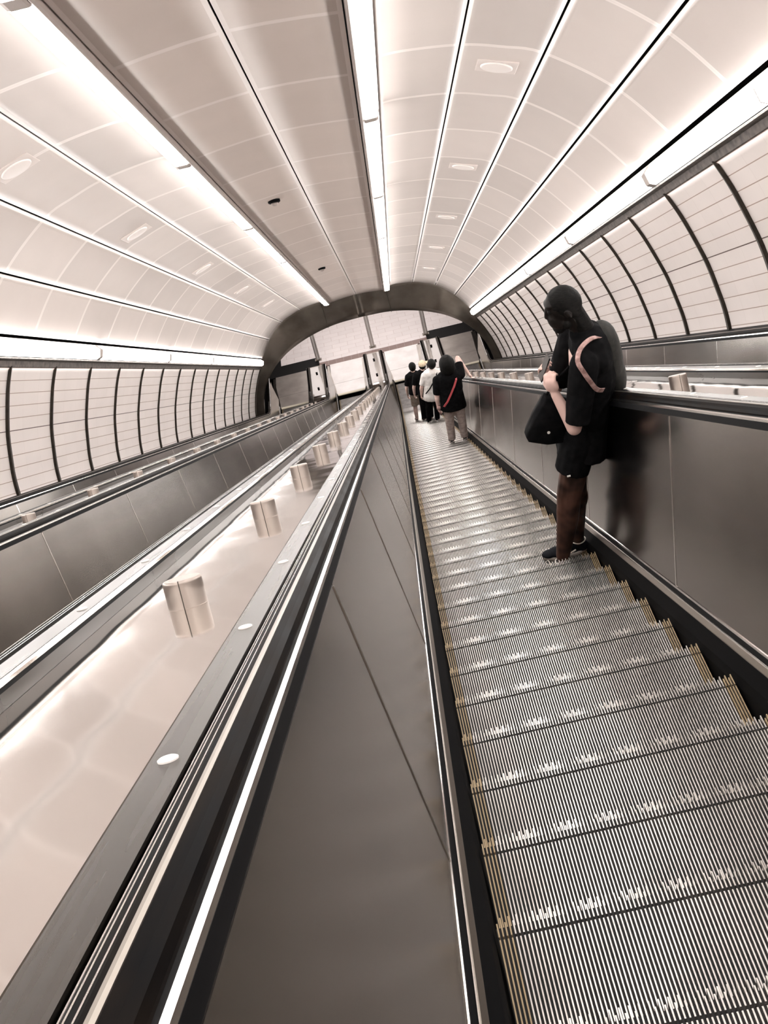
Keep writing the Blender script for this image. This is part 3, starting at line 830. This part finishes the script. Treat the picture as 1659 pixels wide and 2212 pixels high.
# ---- the rider leaning back over the right handrail, looking down at a phone, facing the left side
def leaning_rider():
    yA,yB=5.315,5.475
    t=empty('person',(.80,5.40,16.346)); tag(t,'person in black shirt and shorts with a backpack, leaning on the right handrail, looking down','person')
    zf=16.346
    B=Blob()
    # head: skull, brow, nose, lips, bearded chin, ears; tilted forward
    Rt=Matrix.Rotation(math.radians(-32),3,'Y')
    hc=V(.962,5.415,18.125)
    B.ell(hc,(.092,.074,.108),Rt)
    B.ell(hc+V(-.028,0,-.075),(.062,.058,.078),Rt)
    B.ell(hc+V(-.078,0,.030),(.026,.050,.020),Rt)
    B.cap(hc+V(-.092,0,.0),hc+V(-.095,0,-.045),.010,.014,n=10)
    B.ell(hc+V(-.088,0,-.048),(.014,.017,.011))
    B.ell(hc+V(-.062,0,-.084),(.014,.024,.009)); B.ell(hc+V(-.056,0,-.098),(.014,.022,.009))
    B.ell(hc+V(-.036,0,-.128),(.030,.032,.028))
    for q in (-1,1): B.ell(hc+V(.012,q*.078,-.018),(.018,.009,.030),Rt)
    B.chain([hc+V(.03,0,-.05),V(1.045,5.42,17.97),V(1.075,5.42,17.88)],[.060,.058,.070])
    # trunk
    B.cap(V(1.07,5.42,17.80),V(1.04,5.42,17.55),.105,.095,sq=(1,1.5)); B.cap(V(1.04,5.42,17.55),V(.965,5.40,17.30),.095,.105,sq=(1,1.4))
    # legs
    B.chain([V(.945,5.33,17.28),V(.845,5.325,16.93),V(.815,yA,16.76),V(.752,yA,16.47)],[.095,.074,.068,.042])
    B.chain([V(.965,5.47,17.28),V(.915,5.475,16.92),V(.905,yB,16.76),V(.885,yB,16.47)],[.095,.074,.066,.042])
    B.ell(V(.815,yA,16.79),(.066,.062,.11)); B.ell(V(.92,yB,16.79),(.064,.06,.11))
    B.chain([V(.752,yA,16.47),V(.745,yA,16.40),V(.66,yA,16.385)],[.038,.036,.03]); B.chain([V(.885,yB,16.47),V(.885,yB,16.40),V(.80,yB,16.385)],[.038,.036,.03])
    # arms
    lsh,lel,lwr=V(1.00,5.245,17.83),V(.905,5.215,17.465),V(.838,5.29,17.665)
    rsh,rel,rwr=V(1.02,5.60,17.83),V(.895,5.615,17.50),V(.83,5.46,17.665)
    B.chain([lsh,lel,lwr],[.058,.043,.027]); B.chain([rsh,rel,rwr],[.058,.043,.027])
    hand(B,lwr,(-.22,.05,.97),(0.75,-.6,.1),1.05,1.25,1)
    hand(B,rwr,(-.22,-.10,.97),(-.75,-.6,.1),1.05,1.1,-1)
    body=B.build('body',rider_skin(),t,.0055,3)
    # hair and beard
    H=Blob(); H.ell(hc+V(.008,0,.014),(.096,.080,.106),Rt); H.ell(hc+V(.045,0,-.03),(.058,.068,.07),Rt); H.cap(hc+V(.045,0,-.04),V(1.06,5.42,17.95),.06,.062)
    H.build('hair',M['hair'],t,.007,2)
    H=Blob(); H.ell(hc+V(-.034,0,-.118),(.038,.050,.040)); H.ell(hc+V(.0,0,-.09),(.045,.066,.05),Rt)
    H.build('beard',M['hair'],t,.007,2)
    for q in (-1,1):
        E_=Blob(); E_.ell(hc+V(-.080,q*.030,-.004),(.012,.014,.010)); E_.build('eye',M['hair'],t,.003,1)
    # shirt with short sleeves
    S=Blob()
    S.cap(V(1.085,5.42,17.86),V(1.095,5.42,17.70),.115,.125,sq=(1,1.45)); S.cap(V(1.095,5.42,17.70),V(1.03,5.41,17.42),.125,.125,sq=(1,1.5))
    S.cap(V(1.03,5.41,17.42),V(.975,5.40,17.17),.125,.140,sq=(1,1.35),flat1=True)
    S.chain([V(1.05,5.42,17.93),V(1.09,5.42,17.86)],[.075,.09])
    S.ell(V(1.10,5.42,17.80),(.10,.20,.12))
    S.cap(V(1.01,5.255,17.83),V(.925,5.215,17.50),.082,.072,flat1=True); S.cap(V(1.03,5.59,17.83),V(.91,5.61,17.53),.082,.072,flat1=True)
    shirt=S.build('shirt',M['cloth_black'],t,.008,4)
    T_=Blob()
    T_.cap(V(.965,5.40,17.33),V(.945,5.40,17.22),.130,.128,sq=(1,1.35))
    T_.cap(V(.935,5.33,17.26),V(.880,5.325,17.10),.108,.104,flat1=True); T_.cap(V(.955,5.47,17.26),V(.925,5.475,17.09),.105,.100,flat1=True)
    sh=T_.build('shorts',M['cloth_black'],t,.008,3)
    mb=MB(); mb.box(.83,.85,5.218,5.224,17.135,17.143); mb.build('logo',M['white_disc'],sh)
    # backpack
    K=Blob()
    K.ell(V(1.185,5.43,17.72),(.075,.135,.235)); K.ell(V(1.20,5.43,17.62),(.070,.13,.15)); K.ell(V(1.165,5.43,17.87),(.06,.11,.09))
    bp=K.build('backpack',M['cloth_olive'],t,.01,3)
    mb=MB()
    def band(pts,wd,th,out):
        rings=[]
        for i,p in enumerate(pts):
            d=(pts[min(i+1,len(pts)-1)]-pts[max(i-1,0)]).normalized(); o_=Vector(out[i] if isinstance(out,list) else out).normalized(); s=d.cross(o_).normalized()
            rings.append([p-s*wd/2,p+s*wd/2,p+s*wd/2+o_*th,p-s*wd/2+o_*th])
        mb.strip(rings,0)
    pts=[V(1.15,5.35,17.915),V(1.07,5.29,17.955),V(1.0,5.25,17.935),V(.965,5.19,17.90),V(.985,5.165,17.84),V(1.015,5.165,17.77),V(1.05,5.185,17.70),V(1.10,5.225,17.66)]
    outs=[(0,-.2,1),(0,-.3,1),(-.2,-.5,1),(-.4,-1,.5),(-.2,-1,.1),(0,-1,0),(0,-1,0),(0,-1,0)]
    pp=pts; oo=[Vector(o).normalized() for o in outs]
    fine=[];fo=[]
    for i in range(len(pp)-1):
        a0,a1,a2,a3=pp[max(i-1,0)],pp[i],pp[i+1],pp[min(i+2,len(pp)-1)]
        for k in range(5):
            tt=k/5
            fine.append(.5*((2*a1)+(a2-a0)*tt+(2*a0-5*a1+4*a2-a3)*tt*tt+(3*a1-a0-3*a2+a3)*tt**3)); fo.append(oo[i].lerp(oo[i+1],tt))
    band(fine,.026,.006,fo); mb.build('shoulder_strap',M['strap_pink'],bp)
    # phone in the hands
    mb=MB(); mb.box(-.036,.036,-.004,.004,-.075,.075); ph=mb.build('phone',M['glass'],None)
    ph.matrix_world=Matrix.Translation(V(.812,5.385,17.790))@Matrix.Rotation(math.radians(25),4,'Y')@Matrix.Rotation(math.radians(90),4,'Z')
    tag(ph,'dark phone held up in both hands of the leaning rider','phone')
    # shoes
    shoe(t,(.795,yA),(.50,yA-.01),zf); shoe(t,(.935,yB),(.65,yB),zf)
    # bag hanging in front
    K=MB()
    pf=[(.79,17.63),(.70,17.50),(.645,17.40),(.655,17.365),(.76,17.315),(.90,17.30),(.945,17.36),(.93,17.55)]
    c=V(.80,0,17.45)
    rings=[]
    for yy,sc in ((5.335,.93),(5.345,1.0),(5.40,1.0),(5.44,.9)):
        rings.append([(c.x+(x-c.x)*sc,yy,c.z+(z-c.z)*sc) for x,z in pf])
    K.strip(rings,0); bg=K.build('bag',M['cloth_black'],None,True)
    bg.location=(0,-.02,0)
    tag(bg,'black slouchy shoulder bag hanging before the leaning rider, small bright stud on it','bag')
    mb=MB(); mb.tube([(.775,5.322,17.405),(.775,5.312,17.405)],.009,10,up=Vector((0,0,1))); mb.build('stud',M['white_disc'],bg)
    mb=MB(); mb.tube([(.80,5.37,17.62),(.86,5.34,17.72),(.93,5.27,17.83)],.008,6); mb.build('bag_strap',M['cloth_black'],bg)
leaning_rider()

# ---- riders further down, seen from behind
def rider(x,y,zf,H,label,top,legs,lean=0.0,hair=None,sh=.21,shirt_low=.50,shirt_r=1.0,hair_s=1.0,arms=None,shorts=False,hands=True,cap_=False,legm=None,vox=.013,extra=None,feet=.10):
    t=empty('person',(x,y,zf)); tag(t,label,'person')
    L=lambda f: x+lean*max(0,(f-.0))**1.0          # leaning offset by height fraction
    J=lambda f,dx=0,dy=0: V(L(f)+dx,y+dy,zf+H*f)
    B=Blob()
    hd=.062*H
    B.ell(J(.935),(hd*.74,hd*.90,hd*1.12)); B.ell(J(.90,0,.03),(hd*.6,hd*.6,hd*.7))
    B.cap(J(.935,0,hd*.85),J(.92,0,hd*.95),.010,.013,n=8)
    for q in (-1,1): B.ell(J(.93,q*hd*.78),(.008,.014,.028))
    B.cap(J(.90),J(.83),.046,.052)
    B.cap(J(.80),J(.62),.105,.090,sq=(1.5,1),up=(0,1,0)); B.cap(J(.62),J(.52),.090,.110,sq=(1.4,1),up=(0,1,0))
    for q in (-1,1):
        B.chain([J(.51,q*.075),J(.28,q*(feet*.95)),J(.20,q*feet,-.008),J(.045,q*feet)],[.088,.056,.056,.036])
        B.cap(J(.045,q*feet),J(.025,q*feet,.10),.034,.028)
    arms=arms or {}
    hp=[]
    for q in (-1,1):
        s=J(.795,q*(sh-.04))
        el,wr=arms.get(q,(J(.60,q*(sh+.035),.01),J(.47,q*(sh+.03),.07)))
        el=Vector(el); wr=Vector(wr)
        B.chain([s,el,wr],[.050,.040,.026])
        d=(wr-el).normalized()
        hand(B,wr,d,(0,1,0) if abs(d.y)<.8 else (1,0,0),.95,.8,1)
        hp.append((s,el,wr))
    body=B.build('body',M['skin'],t,.009 if y<17 else .011,2)
    # shirt
    S=Blob()
    f0,f1=.80,shirt_low
    S.cap(J(f0),J(.66),.118*shirt_r,.115*shirt_r,sq=(1.55,1),up=(0,1,0)); S.cap(J(.66),J(f1),.115*shirt_r,.135*shirt_r,sq=(1.45,1),up=(0,1,0),flat1=True)
    for (s,el,wr),q in zip(hp,(-1,1)):
        S.cap(s,s+(el-s)*.72,.074,.068,flat1=True)
    S.cap(J(.83),J(.80),.058,.09,flat0=True)
    shirt=S.build('shirt',top,t,vox,4)
    T_=Blob()
    T_.cap(J(.55),J(.50),.118,.122,sq=(1.4,1),up=(0,1,0))
    for q in (-1,1):
        if shorts: T_.cap(J(.50,q*.078),J(.30,q*.09),.098,.086,flat1=True)
        else: T_.chain([J(.50,q*.078),J(.28,q*feet*.95),J(.07,q*feet)],[.098,.073,.062],flat1=True)
    T_.build('shorts' if shorts else 'trousers',legs,t,vox,3)
    # hair or cap
    if cap_:
        K=Blob(); K.ell(J(.955),(hd*.88,hd*1.02,hd*.82)); c=K.build('cap',M['cap_tan'],t,.008,2)
        K=Blob(); K.ell(J(.955,.10,.03),(.085,.062,.010)); K.build('visor',M['cap_tan'],c,.005,1)
        K=Blob(); K.ell(J(.925,0,-.015),(hd*.80,hd*.85,hd*.8)); K.build('hair',M['hair'],t,.008,2)
    else:
        K=Blob(); K.ell(J(.950,0,-.012),(hd*.86*hair_s,hd*.98*hair_s,hd*(1.0 if hair_s<1.3 else 1.16)*min(hair_s,1.35))); (K.ell(J(.915,0,-.03),(hd*.84*hair_s,hd*.8*hair_s,hd*.9*hair_s)) if hair_s>1.3 else K.ell(J(.925,0,-.02),(hd*.80,hd*.84,hd*.80)))
        K.build('hair',M['hair'],t,.008,2)
    for q in (-1,1): shoe(t,(L(0)+q*feet,y-.06),(L(0)+q*feet*1.15,y+.19),zf,laces=False,w_=.044)
    if extra: extra(t,J)
    return t
def strap(parent,pts,wd,m,name='strap'):
    mb=MB(); pts=[Vector(p) for p in pts]; rings=[]
    for i,p in enumerate(pts):
        d=(pts[min(i+1,len(pts)-1)]-pts[max(i-1,0)]).normalized(); o_=V(0,-1,0); s=d.cross(o_).normalized()
        rings.append([p-s*wd/2,p+s*wd/2,p+s*wd/2+o_*.008,p-s*wd/2+o_*.008])
    mb.strip(rings,0); return mb.build(name,m,parent)
zs=lambda k: 16.346-.23094*k
def ex_w(t,J):
    strap(t,[J(.82,.10,-.07),J(.80,.10,-.125),J(.74,.05,-.150),J(.66,-.02,-.152),J(.58,-.10,-.160),J(.53,-.16,-.14)],.030,M['strap_red'],'crossbody_strap')
    mb=MB(); mb.tube([J(.50,-.235,-.02),J(.47,-.24,-.03)],.035,10); mb.tube([J(.45,-.23,-.03),J(.40,-.215,-.03)],.02,8); mb.build('wrist_purse',M['strap_pink'],t,True)
rz=lambda y: ZL-.4503-.57735*y      # handrail height above the landing at y
wy=15.44
rider(.765,wy,zs(25),1.60,'person in black top and grey jeans, red strap across the back, hand on handrail',M['cloth_black'],M['denim'],lean=.06,
      hair_s=1.5,sh=.235,shirt_low=.44,shirt_r=1.13,feet=.105,arms={1:((1.02,wy+.22,12.02),(1.135,wy+.12,rz(wy+.12)+.10)),-1:((.56,wy+.0,11.50),(.555,wy+.05,11.31))},extra=ex_w)
def ex_m(t,J):
    strap(t,[J(.83,.10,-.08),J(.79,.09,-.130),J(.70,.0,-.150),J(.62,-.08,-.150),J(.55,-.17,-.12)],.026,M['cloth_black'],'crossbody_strap')
rider(.60,22.24,zs(42),1.66,'person in a long white shirt and dark trousers, black strap across the back',M['cloth_white'],M['cloth_black'],lean=.26,
      hair_s=1.15,sh=.22,shirt_low=.40,shirt_r=1.12,feet=.10,extra=ex_m)
rider(.52,23.45,zs(45),1.70,'person in a tan cap and dark shirt, standing before the one in white',M['cloth_black'],M['cloth_black'],lean=.16,sh=.225,cap_=True,
      arms={1:((.98,23.55,7.28),(1.09,23.75,rz(23.75)+.10))},feet=.09)
rider(.36,24.24,zs(47),1.72,'slim person in black top and khaki shorts, first of the group down the steps',M['cloth_black'],M['khaki'],lean=.09,sh=.19,shorts=True,feet=.09)
